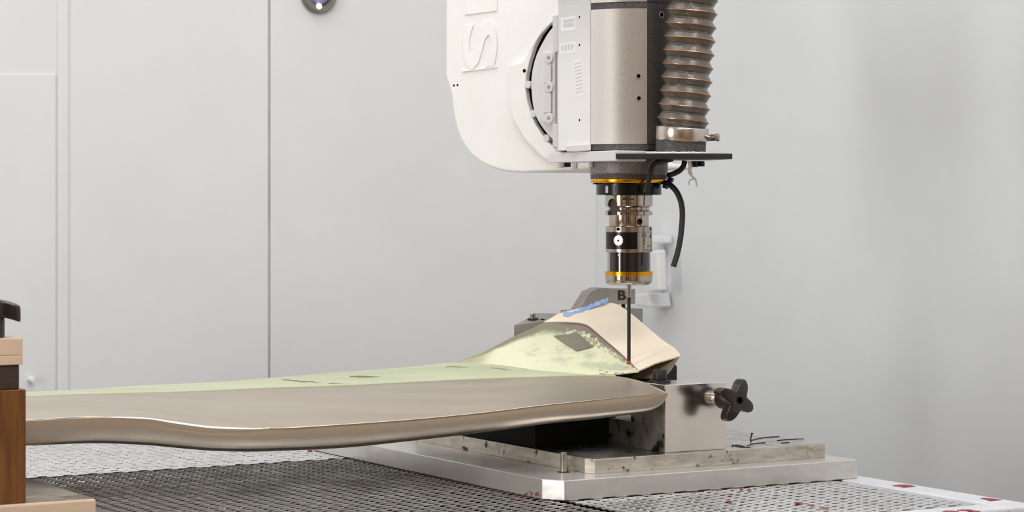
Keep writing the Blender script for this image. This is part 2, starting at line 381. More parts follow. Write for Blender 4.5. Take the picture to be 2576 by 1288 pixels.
grating('grating_panel', TU0+.02, .445, VJ+.003, TV1-.052, ZT, math.radians(11), .0028, .0008, .9, .0003, 'steel_g2')
def ground(px, py, z):
    Y = -z*FPX/(py-HOR); return P(px, py, Y)
def blot(name, cx, cy, rx, ry, z, m, parent, seedn=0, th=.0006, n=22, jag=.35):
    rnd = random.Random(seedn); pts = []
    for k in range(n):
        a = 2*math.pi*k/n; r = 1-jag*rnd.random()
        pts.append(ground(cx+rx*math.cos(a)*r, cy+ry*math.sin(a)*r, z))
    return prism(name, pts, (0, 0, th), m, parent)
def diamond(name, pts, z): return prism(name, [ground(a, b, z) for a, b in pts], (0, 0, .0005), M['red'], table)
zr = ZT-.0003
diamond('red_paint_mark', [(2245, 1222), (2262, 1220), (2276, 1219.5), (2290, 1221), (2303, 1224), (2287, 1225.8), (2273, 1226.8), (2262, 1224.5)], zr)
diamond('red_paint_mark', [(2466, 1254), (2480, 1253), (2498, 1255), (2521, 1258), (2505, 1259.5), (2490, 1261), (2482, 1258)], zr)
diamond('red_paint_mark', [(2370, 1288), (2378, 1285), (2400, 1285.5), (2412, 1287), (2408, 1292), (2376, 1293)], zr)
diamond('red_paint_mark', [(2407, 1284), (2420, 1282.5), (2440, 1282.5), (2449, 1284.5), (2465, 1286), (2468, 1289), (2452, 1290), (2440, 1286), (2420, 1285.5)], zr)
blot('red_paint_fleck', 779, 1133, 7, 3, ZT+.0005, M['red'], table, 1)
for k, (x, y, rx, ry) in enumerate(((1865, 1230, 5, 2.2), (1885, 1233, 6, 2), (1838, 1244, 8, 1.5), (1835, 1262, 9, 2), (2010, 1266, 12, 1.6), (2040, 1271, 12, 1.6), (2075, 1278, 14, 1.8), (1312, 1257, 9, 2.2))):
    blot('red_paint_fleck', x, y, rx, ry, ZT+.0005, M['red'], table, 10+k)

# ------------------------------------------------------------------ fixture plates
ZB = ZT+.025
bp = thing('base_plate', W(.23, .34, ZT), 'thick bare aluminium base plate with a cut corner lying on the grating', 'plate')
poly_uv('plate', [(.0168, 0), (.473, 0), (.473, .68), (0, .68), (0, .0273)], ZT, ZB, M['alu'], bp, .0009)
# red marker squiggle on the plate's left side, near the corner
for k, (x0, y0, x1, y1) in enumerate(((1318, 1246, 1327, 1240), (1332, 1236, 1338, 1240), (1338, 1240, 1336, 1246), (1346, 1243, 1353, 1238), (1352, 1238, 1356, 1243), (1347, 1245, 1355, 1246))):
    pts = [PU(x0+(x1-x0)*t, y0+(y1-y0)*t, -.0004) for t in (0, .33, .66, 1)]
    tube('red_marker_stroke', pts, .0006, M['red'], bp, 6, 3)
ZM = ZB+.0186
mp_ = thing('fixture_plate', W(.26, .3, ZB), 'oil stained aluminium fixture plate stacked on the larger base plate', 'plate')
poly_uv('plate', [(.0854, .039), (.449, .039), (.449, .56), (.079, .56), (.079, .053)], ZB, ZM, M['alu_s'], mp_, .0007)
poly_uv('stained_top', [(.0862, .0398), (.4482, .0398), (.4482, .5592), (.0798, .5592), (.0798, .0538)], ZM, ZM+.0003, M['alu_d'], mp_, 0)
pin = thing('dowel_pin', ground(1418, 1189, ZB), 'short bright steel dowel pin standing on the base plate', 'pin')
pb = ground(1418, 1188, ZB)
cyl('shaft', pb, (0, 0, 1), .0045, .0255, M['steel'], pin, 32, .0006)
cyl('collar_ring', pb, (0, 0, 1), .0075, .001, M['screw'], pin, 32)
# debris on the plate: dark shaving strands
def strand(label, pts, r):
    o = tube('metal_shaving', pts, r, M['screw'], None, 6, 4); tag(o, label, 'shaving', 'dark shavings on the fixture plate'); return o
ZM2 = ZM+.0008
SHL = ['short curved dark shaving at the foot of the clamp block', 'slender dark shaving behind the upright shaving', 'longest dark shaving lying near the fixture plate rim', 'short dark shaving between the long one and the plate front', 'low dark shaving crossing another beside the clamp block', 'fine dark shaving farthest back on the fixture plate']
for kk, pl in enumerate(([(1841, 1123), (1852, 1119), (1862, 1121), (1873, 1124)], [(1880, 1121), (1896, 1116), (1925, 1113)], [(1955, 1108), (1985, 1105), (2022, 1104)], [(1965, 1114), (1985, 1113)], [(1842, 1119), (1860, 1124), (1888, 1125)], [(1888, 1108), (1920, 1101), (1960, 1098)])):
    strand(SHL[kk], [ground(x, y, ZM2) for x, y in pl], .0006)
b0 = ground(1887, 1109, ZM); Yb = b0.y
o = tube('metal_shaving', [P(1888, 1109, Yb), P(1889, 1100, Yb), P(1891, 1094, Yb), P(1894, 1089, Yb)], .0009, M['screw'], None, 6, 4)
tag(o, 'dark forked shaving standing upright on the fixture plate', 'shaving')
o2 = tube('fork', [P(1891, 1094, Yb), P(1889, 1089, Yb)], .0008, M['screw'], o, 6, 3)

# clamp block
ZK = -.2553
cb = thing('clamp_block', W(.248, .08, ZM), 'polished aluminium clamp block with socket screw on top beside the blade tip', 'clamp')
body = box_uv('body', .2, .2965, .0515, .112, ZM+.0003, ZK, M['block'], cb, .0009)
box_uv('lower_step', .2005, .27, .112, .186, ZM+.0003, -.3086, M['dirty'], cb, 0)
box_uv('side_plate', .1985, .2, .0535, .111, ZM+.0006, ZK-.012, M['dirty'], cb, .0003)
box_uv('pad', .1975, .225, .0815, .128, -.3086, -.294, M['dirty'], cb, .0006)
bc = W(.2185, .0905, ZK)
cyl('washer', bc, (0, 0, 1), .0142, .003, M['screw'], cb, 32)
scr = lathe('socket_screw', [(.0090, 0), (.0092, .0005), (.0092, .0125), (.0085, .0135), (.0052, .0135), (.0052, .008)], bc+Vector((0, 0, .003)), M['screw'], cb)
ps_ = PV(1705, 917, .188); us_ = (ps_-O).dot(U)
db = box_uv('black_stop', us_-.06, us_, .188, .215, ZM+.0003, ps_.z-H, M['dark_fill'], None, .003)
tag(db, 'black stop block standing behind the socket screw beside the blade end', 'block')
bs = box_uv('black_support', .0865, .212, .1863, .52, ZM+.0003, -.302, M['blackblk'], None, .001)
tag(bs, 'matt black support block under the blade on the fixture plate', 'block')

# star knobs
def star_knob(root, base, axis, up, R, hubr, hubl, th, lobes, rot, hole=True):
    a = Vector(axis).normalized(); x = (Vector(up)-a*Vector(up).dot(a)).normalized(); y = a.cross(x); base = Vector(base)
    cyl('hub', base, a, hubr, hubl+th*.3, M['bake'], root, 40, .001)
    seg = 96; prof = [(.80, 0), (.93, .08), (1, .28), (1, .62), (.94, .86), (.82, .98), (.55, 1.0)]
    vv = []; ff = []
    def rad(t):
        c = .5+.5*math.cos(lobes*(t-rot)); return R*(.48+.52*c**1.25)
    for s, h in prof:
        for k in range(seg):
            t = 2*math.pi*k/seg; r = rad(t); r = r-(1-s)*R*.15
            vv.append(base+a*(hubl+th*h-th*.45*(r/R)**2)+(x*math.cos(t)+y*math.sin(t))*r)
    hr = R*.16
    for r_, h in ((hr*1.25, 1.0), (hr, .96), (hr, .45), (hr*.1, .42)):
        for k in range(seg):
            t = 2*math.pi*k/seg; vv.append(base+a*(hubl+th*h)+(x*math.cos(t)+y*math.sin(t))*r_)
    n = len(prof)+4
    for i in range(n-1):
        for k in range(seg): ff.append((i*seg+k, i*seg+(k+1) % seg, (i+1)*seg+(k+1) % seg, (i+1)*seg+k))
    ff.append(tuple(range(seg-1, -1, -1))); ff.append(tuple((n-1)*seg+k for k in range(seg)))
    return mesh('star_grip', vv, ff, M['bake'], root, 60)
kb = PV(1799, 1000, .0515)
kn = thing('star_knob', kb, 'dark brown four-lobed star knob screwed into the polished clamp block', 'knob')
cyl('threaded_stud', kb-(-V)*.004, -V, .0078, .022, M['steel'], kn, 32, .0005)
for k in range(6): lathe('thread_ring', [(.0078, 0), (.0083, .0008), (.0078, .0016)], kb+(-V)*(.001+k*.0022), M['steel'], kn, tuple(-V), 32)
star_knob(kn, kb+(-V)*.016, -V, (0, 0, 1), .0298, .0135, .024, .0145, 4, math.radians(-27))

# rear clamps behind the blade
VB = .45
br = thing('angled_clamp', W(.27, VB, ZM), 'grey angled steel clamp arm marked B standing behind the blade', 'clamp')
zpost = box_uv('post', .305, .345, VB+.002, VB+.03, ZM+.0003, -.18, M['bracket'], br, .0006)
prism('arm', [PV(x, y, VB) for x, y in ((1400, 850), (1448, 793), (1485, 734), (1507, 724), (1598, 727), (1598, 764), (1545, 766), (1515, 776), (1470, 850))], V*.0235, M['bracket'], br, .0006)
box_uv('leg', .235, .262, VB, VB+.023, ZM+.0003, -.20, M['bracket'], br, .0006)
def wtext(x, y, k): return PV(1555+x*20, 755-y*25, VB-.0002-.0004*k)
text_mapped('handwritten_letter', 'B', wtext, M['ink'], br, .03)
cyl('screw', PV(1568, 776, VB+.01), (0, 0, 1), .003, .012, M['screw'], br, 20)
rb = thing('rear_steel_block', PV(1603, 815, VB+.02), 'plain grey steel block behind the stylus and the tan blade end', 'block')
prism('block', [PV(x, y, VB+.02) for x, y in ((1560, 776), (1617, 776), (1617, 890), (1560, 890))], V*.03, M['bracket'], rb, .0006)
pp = PV(1600, 776, VB+.02); a_, b_ = (pp-O).dot(U), (pp-O).dot(V)
box_uv('foot', a_-.03, a_+.008, b_, b_+.03, ZM+.0003, -.19, M['bracket'], rb, .0005)
lc = thing('rear_clamp_plate', P(1350, 860, 3.45), 'light grey clamp plate with one bolt behind the upper blade edge', 'clamp')
tq = [P(1293, 818, 3.40), P(1385, 806, 3.43), P(1408, 789, 3.50), P(1352, 787, 3.50)]
bm = bmesh.new(); tv = [bm.verts.new(p) for p in tq]; bv = [bm.verts.new(Vector((p.x, p.y, H-.3018))) for p in tq]
bm.faces.new(tv); bm.faces.new(bv[::-1])
for i in range(4): bm.faces.new((tv[i], bv[i], bv[(i+1) % 4], tv[(i+1) % 4]))
bmesh.ops.recalc_face_normals(bm, faces=bm.faces); bevel_bm(bm, .0006); bm_obj('block', bm, M['bracket'], lc, 30)
nrm = (tq[1]-tq[0]).cross(tq[3]-tq[0]).normalized()
if nrm.z < 0: nrm = -nrm
pc = on_plane(1341, 803, tq[0], nrm); cyl('bolt', pc, nrm, .0045, .0085, M['steel'], lc, 24)
cyl('bolt_washer', pc, nrm, .008, .0012, M['screw'], lc, 24)
pc = on_plane(1365, 804, tq[0], nrm); cyl('tapped_hole', pc, nrm, .0032, .0005, M['hole'], lc, 20)

# ------------------------------------------------------------------ blade
def Yr(px): return 2.93+(px-66)*(.19/1614)
ST = [((-150, 1004), (-150, 1066), (-150, 1126)), ((66, 998), (66, 1057), (66, 1120)), ((210, 992), (210, 1049), (230, 1114)), ((361, 989), (361, 1051), (361, 1118)),
      ((430, 987), (440, 1061), (440, 1125)), ((512, 984), (530, 1073), (530, 1132)), ((600, 980), (620, 1077), (620, 1134)), ((700, 976), (700, 1077), (700, 1132)), ((867, 971), (867, 1067), (867, 1124)),
      ((1034, 962), (1034, 1055), (1034, 1107)), ((1201, 954), (1201, 1039), (1201, 1088)), ((1368, 948), (1368, 1019), (1368, 1066)), ((1468, 945), (1468, 1009), (1480, 1055)),
      ((1550, 947), (1550, 1001), (1565, 1045)), ((1610, 958), (1620, 995), (1628, 1036)), ((1645, 971), (1655, 990.5), (1660, 1021)), ((1672, 985), (1675, 988.7), (1675, 1003)), ((1680, 988.6), (1680.5, 989.3), (1680, 991))]
blade = thing('composite_blade', P(800, 1130, 3.1), 'long twisted composite blade with metal leading edge, green primer and tan peel ply end', 'blade')
def seam_off(px): return .155 if px < 1200 else .155-.05*min(1, (px-1200)/350)
sections = []
SEAM3 = []
for k, (s, r, b) in enumerate(ST):
    so = seam_off(s[0])
    if k >= len(ST)-5: so *= (.8, .5, .2, .06, .01)[k-(len(ST)-5)]
    shr = 1 if k < len(ST)-5 else (1, .8, .5, .18, .015)[k-(len(ST)-5)]
    S = P(*s, Yr(s[0])+so); R = P(*r, Yr(r[0])); B = P(*b, Yr(b[0])+.010*shr)
    SEAM3.append(S.copy())
    up = Vector((0, 0, 1)); sf = {3: .4, 4: 1, 5: 1, 6: .7}.get(k, 0); hl = {0: .6, 1: .6, 2: .6, 3: .55, 4: .5, 5: .45, 6: .4, 7: .35}.get(k, .3)
    mid1 = S.lerp(R, .35)+up*.0025*shr; mid2 = S.lerp(R, .7)+up*.0028*shr; mid3 = S.lerp(R, 1-.03*hl-.08*sf)+up*(.0007*hl+.001*sf)*shr
    fr1 = R.lerp(B, .09*hl+.16*sf)+Vector((0, -(.0022*hl+.0016*sf)*shr, 0)); fr2 = R.lerp(B, .48)+Vector((0, -.0062*shr, 0)); fr3 = R.lerp(B, .86)+Vector((0, -.0068*shr, 0))
    un1 = B+Vector((0, .010*shr, .0012*shr)); un2 = B.lerp(S, .55)+Vector((0, .01*shr, -.007*shr))
    bkf = 1 if k < len(ST)-6 else (.6, .35, .2, .1, .03, .01)[k-(len(ST)-6)]; bk = S+Vector((-.03, .085, -.012))*bkf; tb = S+Vector((-.02, .06, -.0035))*bkf
    sections.append([S, mid1, mid2, mid3, R, fr1, fr2, fr3, B, un1, un2, bk, tb])
def loft(name, secs, m, parent, n_sp=6, sub=3):
    ns = len(secs[0]); cols = [spline([s[j] for s in secs], n_sp) for j in range(ns)]
    rows = list(zip(*cols)); vv = []; nn = None; out = []
    for row in rows:
        loop = list(row); fine = []
        for i in range(ns):
            p0, p1, p2, p3 = loop[i-1], loop[i], loop[(i+1) % ns], loop[(i+2) % ns]
            for k in range(sub):
                t = k/sub; fine.append(.5*((2*p1)+(p2-p0)*t+(2*p0-5*p1+4*p2-p3)*t*t+(3*p1-p0-3*p2+p3)*t**3))
        out.append(fine); vv += fine
    nn = len(out[0]); ff = []
    for i in range(len(out)-1):
        for k in range(nn): ff.append((i*nn+k, i*nn+(k+1) % nn, (i+1)*nn+(k+1) % nn, (i+1)*nn+k))
    ff.append(tuple(range(nn-1, -1, -1))); ff.append(tuple((len(out)-1)*nn+k for k in range(nn)))
    return mesh(name, vv, ff, m, parent, True)
lead = loft('metal_leading_edge', sections, M['lead'], blade)
lead['label'] = 'satin metal leading edge shield'
# green strip
TOP = [(-150, 992, .24), (66, 988, .24), (210, 981, .24), (361, 971, .24), (512, 964, .24), (662, 953, .24), (760, 945, .24), (867, 937, .24), (1034, 924, .235), (1140, 914, .225), (1240, 917, .21), (1315, 926, .192), (1373, 935, .175), (1454, 942.5, .145), (1530, 945.5, .118)]
top3 = [P(x, y, Yr(x)+d) for x, y, d in TOP]
seamA = resample(SEAM3[:14], 90); topA = resample(top3, 90); grid = []
for i in range(90):
    row = []
    for j in range(9):
        t = j/8; p = seamA[i].lerp(topA[i], t); p.z += .0022*math.sin(math.pi*t)+.0009; row.append(p)
    e = topA[i]-seamA[i]; e.z = 0; e.normalize()
    if i < 62:
        row.append(topA[i]+e*.018+Vector((0, 0, -.0045))); row.append(topA[i]+e*.03+Vector((0, 0, -.016)))
    else:
        row.append(topA[i]+e*.004+Vector((0, 0, -.002))); row.append(topA[i]+e*.008+Vector((0, 0, -.005)))
    grid.append(row)
gs = sheet('green_primer_skin', grid, .0012, M['green'], blade, down=(0, 0, -1)); gs['label'] = 'green primer strip'
# dark scuffs on the primer, lying on the skin
def scuff(i0, i1, t0, t1, r):
    pts = []
    for q in range(7):
        f = q/6; i = int(i0+(i1-i0)*f); t = t0+(t1-t0)*f; row = grid[i]; a = t*8; k = int(a)
        pts.append(row[k].lerp(row[k+1], a-k)+Vector((0, 0, .0001)))
    tube('primer_scuff', pts, [r*x for x in (.15, .7, 1, .8, 1, .6, .15)], M['olive'], blade, 6, raw=True)
for a in ((44, 47, .55, .25, .0014), (46, 49, .35, .2, .0010), (53, 57, .5, .35, .0014), (54, 56, .42, .36, .0010), (50, 52, .12, .10, .0008), (66, 69, .7, .6, .0008), (72, 75, .6, .45, .0008)): scuff(*a)
# flare (yellow primer) patch A
Lc = [P(1140, 914, 3.2815), P(1240, 917, 3.272), P(1315, 926, 3.257), P(1373, 935, 3.242), P(1454, 942, 3.218), P(1536, 941, 3.197), P(1607, 933.5, 3.185)]
PUR = [P(1368, 812, 3.35), P(1405, 811, 3.339), P(1443, 812, 3.326), P(1466, 815, 3.312), P(1484, 823, 3.300), P(1524, 857, 3.266), P(1560, 888, 3.235), P(1607, 933, 3.186)]
FAR = [P(1140, 912.5, 3.283), P(1198, 893, 3.30), P(1233, 877, 3.315), P(1291, 847, 3.335), P(1340, 825, 3.345), P(1368, 812, 3.35)]
nA = 80
bot = resample(Lc, nA); topc = resample(FAR+PUR[1:], nA)
gA = []
for i in range(nA):
    row = []
    for j in range(25):
        t = j/24; p = bot[i].lerp(topc[i], t); wd = (topc[i]-bot[i]).length
        p.z -= .03*wd*math.sin(math.pi*t); row.append(p)
    gA.append(row)
def flare_material():
    m = bpy.data.materials.new('yellow_primer_flare'); m.use_nodes = True; nt = m.node_tree; b = nt.nodes['Principled BSDF']
    b.inputs['Roughness'].default_value = .5
    N = nt.nodes.new; Lk = nt.links.new
    tc = N('ShaderNodeTexCoord'); sep = N('ShaderNodeSeparateXYZ'); Lk(tc.outputs['UV'], sep.inputs[0])
    def noi(sc_, st=(1, 1, 1), src='Object', det=6):
        mp = N('ShaderNodeMapping'); mp.inputs['Scale'].default_value = st; Lk(tc.outputs[src], mp.inputs[0])
        n = N('ShaderNodeTexNoise'); n.inputs['Scale'].default_value = sc_; n.inputs['Detail'].default_value = det; n.inputs['Roughness'].default_value = .65; Lk(mp.outputs[0], n.inputs[0]); return n.outputs[0]
    def math_(op, a, c=None):
        x = N('ShaderNodeMath'); x.operation = op
        for i, q in enumerate((a, c)):
            if q is None: continue
            if isinstance(q, (int, float)): x.inputs[i].default_value = q
            else: Lk(q, x.inputs[i])
        return x.outputs[0]
    def rng(v, a, z):
        r = N('ShaderNodeMapRange'); r.interpolation_type = 'SMOOTHSTEP'; r.inputs[1].default_value = a; r.inputs[2].default_value = z; Lk(v, r.inputs[0]); return r.outputs[0]
    def mix(f, ca, cb):
        x = N('ShaderNodeMix'); x.data_type = 'RGBA'; Lk(f, x.inputs[0])
        for s, c in ((6, ca), (7, cb)):
            if isinstance(c, tuple): x.inputs[s].default_value = (*lin(c), 1)
            else: Lk(c, x.inputs[s])
        return x.outputs[2]
    s, t = sep.outputs[0], sep.outputs[1]
    cur = mix(rng(noi(9, (1, 1, 1)), .35, .65), (224, 224, 193), (213, 215, 180))
    # soft grey smudges in the middle
    sm = math_('MULTIPLY', rng(noi(16, (1.0, .55, 2.2)), .47, .62), math_('MULTIPLY', rng(t, .12, .3), math_('SUBTRACT', 1.0, rng(t, .55, .72))))
    cur = mix(math_('MULTIPLY', sm, .55), cur, (150, 158, 140))
    # olive band along the left upper edge
    ed = math_('ADD', t, math_('MULTIPLY', math_('SUBTRACT', noi(20), .5), .35))
    band = math_('MULTIPLY', rng(ed, .76, .90), math_('SUBTRACT', 1.0, rng(s, .50, .55)))
    cur = mix(band, cur, (132, 130, 106))
    lf = math_('SUBTRACT', 1.0, rng(math_('ADD', s, math_('MULTIPLY', math_('SUBTRACT', noi(25), .5), .1)), .10, .22))
    cur = mix(math_('MULTIPLY', lf, .8), cur, (150, 148, 118))
    # jagged torn edge: brighter green flakes then purple brown band next to the tan ply
    jag = math_('ADD', t, math_('MULTIPLY', math_('SUBTRACT', noi(150, (1, .6, 1), det=3), .5), .30))
    on = rng(s, .44, .52)
    fl = math_('MULTIPLY', on, math_('MULTIPLY', rng(jag, .74, .77), rng(noi(170, det=2), .44, .5)))
    cur = mix(math_('MULTIPLY', fl, .75), cur, (120, 128, 100))
    cur = mix(math_('MULTIPLY', on, rng(jag, .87, .89)), cur, (138, 120, 108))
    edge = math_('MULTIPLY', on, rng(t, .955, .97))
    cur = mix(edge, cur, (104, 90, 88))
    # dark thin scribbles by the lower right corner
    scr = math_('MULTIPLY', math_('MULTIPLY', rng(s, .72, .8), math_('SUBTRACT', 1.0, rng(t, .3, .5))), rng(noi(120, (.5, .5, 2.5), det=4), .56, .6))
    cur = mix(math_('MULTIPLY', scr, .8), cur, (120, 112, 92))
    Lk(cur, b.inputs['Base Color']); return m
M['flare'] = flare_material()
fa = sheet('primed_flare', gA, .0018, M['flare'], blade); fa['label'] = 'yellow green primed flare with torn edge'
# tan peel ply patch B (Coons)
nB = 40
c0 = resample(PUR, nB)                                     # left/bottom side
FARB = [P(1368, 812, 3.35), P(1388, 801, 3.355), P(1408, 790, 3.36), P(1465, 776, 3.358), P(1524, 763.5, 3.352)]
END = [P(1524, 763.5, 3.352), P(1548, 766, 3.341), P(1578, 783, 3.325), P(1617, 815, 3.297), P(1664, 855, 3.263), P(1699, 879, 3.240), P(1713, 897, 3.227)]
NEAR = [P(1607, 933, 3.186), P(1630, 923.5, 3.196), P(1652, 914, 3.206), P(1683, 905, 3.216), P(1713, 897, 3.227)]
d0 = resample(FARB, 24); d1 = resample(NEAR, 24); c1 = resample(END, nB)
gB = []
for i in range(nB):
    a = i/(nB-1); row = []
    for j in range(24):
        b = j/23
        p = (c0[i]*(1-b)+c1[i]*b)+(d0[j]*(1-a)+d1[j]*a)-(c0[0]*(1-a)*(1-b)+c1[0]*(1-a)*b+c0[-1]*a*(1-b)+c1[-1]*a*b)
        p.z += .0011; row.append(p)
    gB.append(row)
tb_ = sheet('peel_ply', gB, .0022, M['tan'], blade); tb_['label'] = 'tan fabric peel ply over the blade end'
# fold line and staple on the ply
tube('ply_ridge', [gB[int(nB*.83)][j]+Vector((0, 0, .0002)) for j in range(1, 23, 2)], .0007, M['tan'], blade, 6, 3)
ctr = on_plane(1637, 907, gB[nB-4][8], Vector((0, -.4, 1)).normalized())
# bare olive patch on the flare
def on_grid(g, px, py):
    best = None; rd = ray(px, py).normalized(); c = Vector((0, 0, H))
    for row in g:
        for p in row:
            q = p-c; d = (q-rd*q.dot(rd)).length
            if best is None or d < best[0]: best = (d, p, q.dot(rd))
    return c+rd*best[2]
def drape(name, g, quad, m, n=8, lift=.0012, th=.0006):
    q = [Vector((a, b, 0)) for a, b in quad]; gr = []
    for i in range(n):
        row = []
        for j in range(n):
            a, b = i/(n-1), j/(n-1); p2 = (q[0]*(1-a)+q[1]*a)*(1-b)+(q[3]*(1-a)+q[2]*a)*b
            row.append((p2.x, p2.y))
        gr.append(row)
    co = [on_grid(g, a, b) for a, b in quad]
    nrm = (co[1]-co[0]).cross(co[3]-co[0]).normalized()
    if nrm.z < 0: nrm = -nrm
    pl = [[on_plane(x, y, co[0], nrm) for x, y in row] for row in gr]
    # follow the surface: correct along the normal with averaged grid distance
    import mathutils
    flat = [p for row in g for p in row]; kd = mathutils.kdtree.KDTree(len(flat))
    for i, p in enumerate(flat): kd.insert(p, i)
    kd.balance(); out = []
    for row in pl:
        r2 = []
        for p in row:
            near = kd.find_n(p, 6); h = sum((c-p).dot(nrm)/(d+.0005) for c, i, d in near)/sum(1/(d+.0005) for c, i, d in near)
            r2.append(p+nrm*(h+lift))
        out.append(r2)
    return sheet(name, out, th, m, blade)
pt = drape('bare_patch', gA, [(1394, 848), (1452, 838), (1493, 872), (1452, 886)], M['olive'], 8, .0016); pt['label'] = 'dark olive bare patch on the primer'
# dark solid standing in for shade inside the open end, lower skin edge
prism('dark_fill', [P(x, y, 3.232) for x, y in ((1540, 950), (1590, 941), (1640, 925), (1704, 903.5), (1697, 914), (1684, 933), (1664, 955), (1630, 961), (1580, 958))], V*.03+U*-.02, M['dark_fill'], blade)
lsk = spline([P(1709, 900, 3.224), P(1701, 911, 3.220), P(1688, 932, 3.212), P(1666, 955, 3.204)], 6)
sheet('lower_skin', [[p, p+V*.04-U*.02] for p in lsk], .0028, M['skin'], blade, down=(-.8, 0, .3))
# blue tape tatters along the upper edge
tp = resample([P(1416, 791, 3.350), P(1426, 793, 3.346), P(1445, 791, 3.346), P(1480, 776, 3.348), P(1505, 766, 3.346), P(1530, 757, 3.346)], 26); gT = []
for i, p in enumerate(tp):
    hgt = .0042+.0008*math.sin(i*2.1)
    wob = Vector((0, .0006*math.sin(i*1.1), .0004*math.sin(i*1.9)))
    gT.append([p+wob+Vector((0, -.002, -.0012)), p+wob+Vector((0, .0007*math.sin(i*2.3), hgt*.5)), p-wob+Vector((0, .003, hgt))])
bt = sheet('blue_tape_edge', gT, .0008, M['blue'], blade, down=(0, 1, 0)); bt['label'] = 'frayed light blue tape'

# ------------------------------------------------------------------ wooden rest on the left
wbse = thing('wooden_board', W(-.66, .27, ZT), 'pale worn wooden base board under the brown upright', 'board')
ZW = -.365
box_uv('board', -.82, -.5357, .1476, .42, ZT+.0005, ZW, M['wood_p'], wbse, .0025)
box_uv('worn_face', -.815, -.5385, .152, .4175, ZW, ZW+.0006, M['wood_w'], wbse, 0)
tag(box_uv('shim_plate', -.62, -.508, .02, .30, ZT, ZT+.0006, M['shim'], None, 0), 'thin grey metal sheet under the wooden base board', 'sheet')
tag(box_uv('wooden_upright', -.80, -.62, .151, .20, ZW+.0006, -.2336, M['wood'], None, .001), 'varnished brown wooden upright beside the blade', 'post')
tag(box_uv('dark_wood_block', -.80, -.6265, .155, .197, -.2336, -.2050, M['wood_d'], None, .0015), 'dark brown hardwood block on top of the brown upright', 'block')
pw = thing('pale_wood_clamp', W(-.7, .17, -.205), 'pale laminated wood clamp bar on the dark hardwood block', 'block')
box_uv('lamination', -.80, -.6232, .1525, .20, -.2050, -.1942, M['wood_p'], pw, .0008)
box_uv('lamination', -.80, -.6232, .1525, .20, -.1940, -.1745, M['wood_p'], pw, .0008)
kc = P(-14, 850, 2.815); kc.z = H-.1745
kn2 = thing('clamp_star_knob', kc, 'dark brown star knob on the pale wood clamp bar', 'knob')
star_knob(kn2, kc, (0, 0, 1), (1, 0, 0), .0305, .0118, .026, .0185, 4, 0)

# ------------------------------------------------------------------ swivel arm
AN = Vector((-.6, -.8, 0)); AP = P(1405, 210, 3.375)
def PA(px, py, off=0): return on_plane(px, py, AP+AN*off, AN)
def pa_prism(name, pts, off, th, m, bev=0): return prism(name, [PA(x, y, off+th) for x, y in pts], -AN*th, m, arm, bev)
arm = thing('swivel_arm', PA(1300, 430), 'rounded white cast swivel arm with embossed letters carrying the spindle', 'machine arm')
prof = [(1121, -120), (1120, 190), (1128, 216), (1134, 235), (1140, 285), (1152, 335), (1175, 378), (1208, 408), (1250, 426), (1300, 434), (1380, 431), (1500, 424), (1500, 410), (1452, 408), (1452, -120)]
cst = resample([PA(x, y) for x, y in prof[1:12]], 44)
prism('casting', [PA(*prof[0])]+cst+[PA(*q) for q in prof[12:]], -AN*.24, M['arm'], arm, .005, seg=4)
ringo = [(1279, 250), (1279, 163), (1309, 158), (1322, 145), (1336, 118), (1352, 92), (1376, 62), (1405, 33), (1440, 8)]
ringb = [(1440, 427), (1400, 415), (1360, 392), (1320, 350), (1290, 300)]
ringi = [(1440, 15), (1405, 41), (1375, 66), (1357, 89), (1342, 120), (1331, 155), (1323, 190), (1321, 221), (1326, 255), (1335, 287), (1347, 315), (1371, 350), (1398, 376), (1440, 395)]
pa_prism('ring_flange', ringo+ringi+ringb, 0, .010, M['arm'], .0015)
prism('ring_gap', [PA(x, y) for x, y in [(1440, 20)]+ringi[1:-1]+[(1440, 390)]], AN*.0015, M['hole'], arm)
disc = [(1420, 45), (1387, 72), (1364, 108), (1347, 145), (1337, 190), (1337, 235), (1345, 285), (1365, 322), (1393, 353), (1424, 372)]
disc3 = resample([PA(x, y, .016) for x, y in disc], 30)
prism('rotary_disc', disc3, -AN*.016, M['dusty'], arm, .001)
bx3 = [(1357, 142), (1365, 131), (1400, 128), (1412, 128), (1412, 314), (1400, 312), (1366, 308), (1357, 298)]
pa_prism('mounting_bracket', bx3, .016, .008, M['dusty'], .0015)
for (y0, y1) in ((168, 205), (238, 280)):
    pa_prism('bracket_rib', ((1366, y0), (1386, y0-4), (1386, y1+2), (1366, y1+5)), .024, .005, M['dusty'], .001)
for y in (145, 219, 297):
    c = PA(1380, y, .030)-AN*.006; b_ = cyl('cap_screw', c, AN, .0078, .006, M['dusty'], arm, 28, .0012)
    cyl('hex_socket', c+AN*.006, AN, .0028, .0003, M['bracket'], b_, 6, 0)
pa_prism('mount_plate', ((1389, 39), (1404, 36), (1404, 130), (1396, 132), (1396, 312), (1404, 314), (1404, 372), (1389, 370)), .016, .012, M['dusty'], .0015)
for x, y in ((1327, 213), (1340, 286), (1374, 347), (1404, 378)): cyl('ring_bolt', PA(x, y, .0115)-AN*.010, AN, .0052, .010, M['dusty'], arm, 20)
for x, y, r in ((1319, 178, .0026), (1142, 215, .0016), (1151, 214, .0016)):
    cyl('hole', PA(x, y, .0102 if x > 1300 else 0), AN, r, .0003, M['hole'], arm, 16, 0)
def emb(px0, px1, py0, py1):
    def f(x, y, k):
        px = px1-y*(px1-px0); py = py1-x*(py1-py0)-.125*(px-px0)
        return PA(px, py, .0016*k-.0005*(1-k))
    return f
text_mapped('embossed_letter', 'S', emb(1165, 1250, 58, 178), M['arm'], arm, .02)
text_mapped('embossed_letter', 'L', emb(1170, 1250, -90, 37), M['arm'], arm, .06)
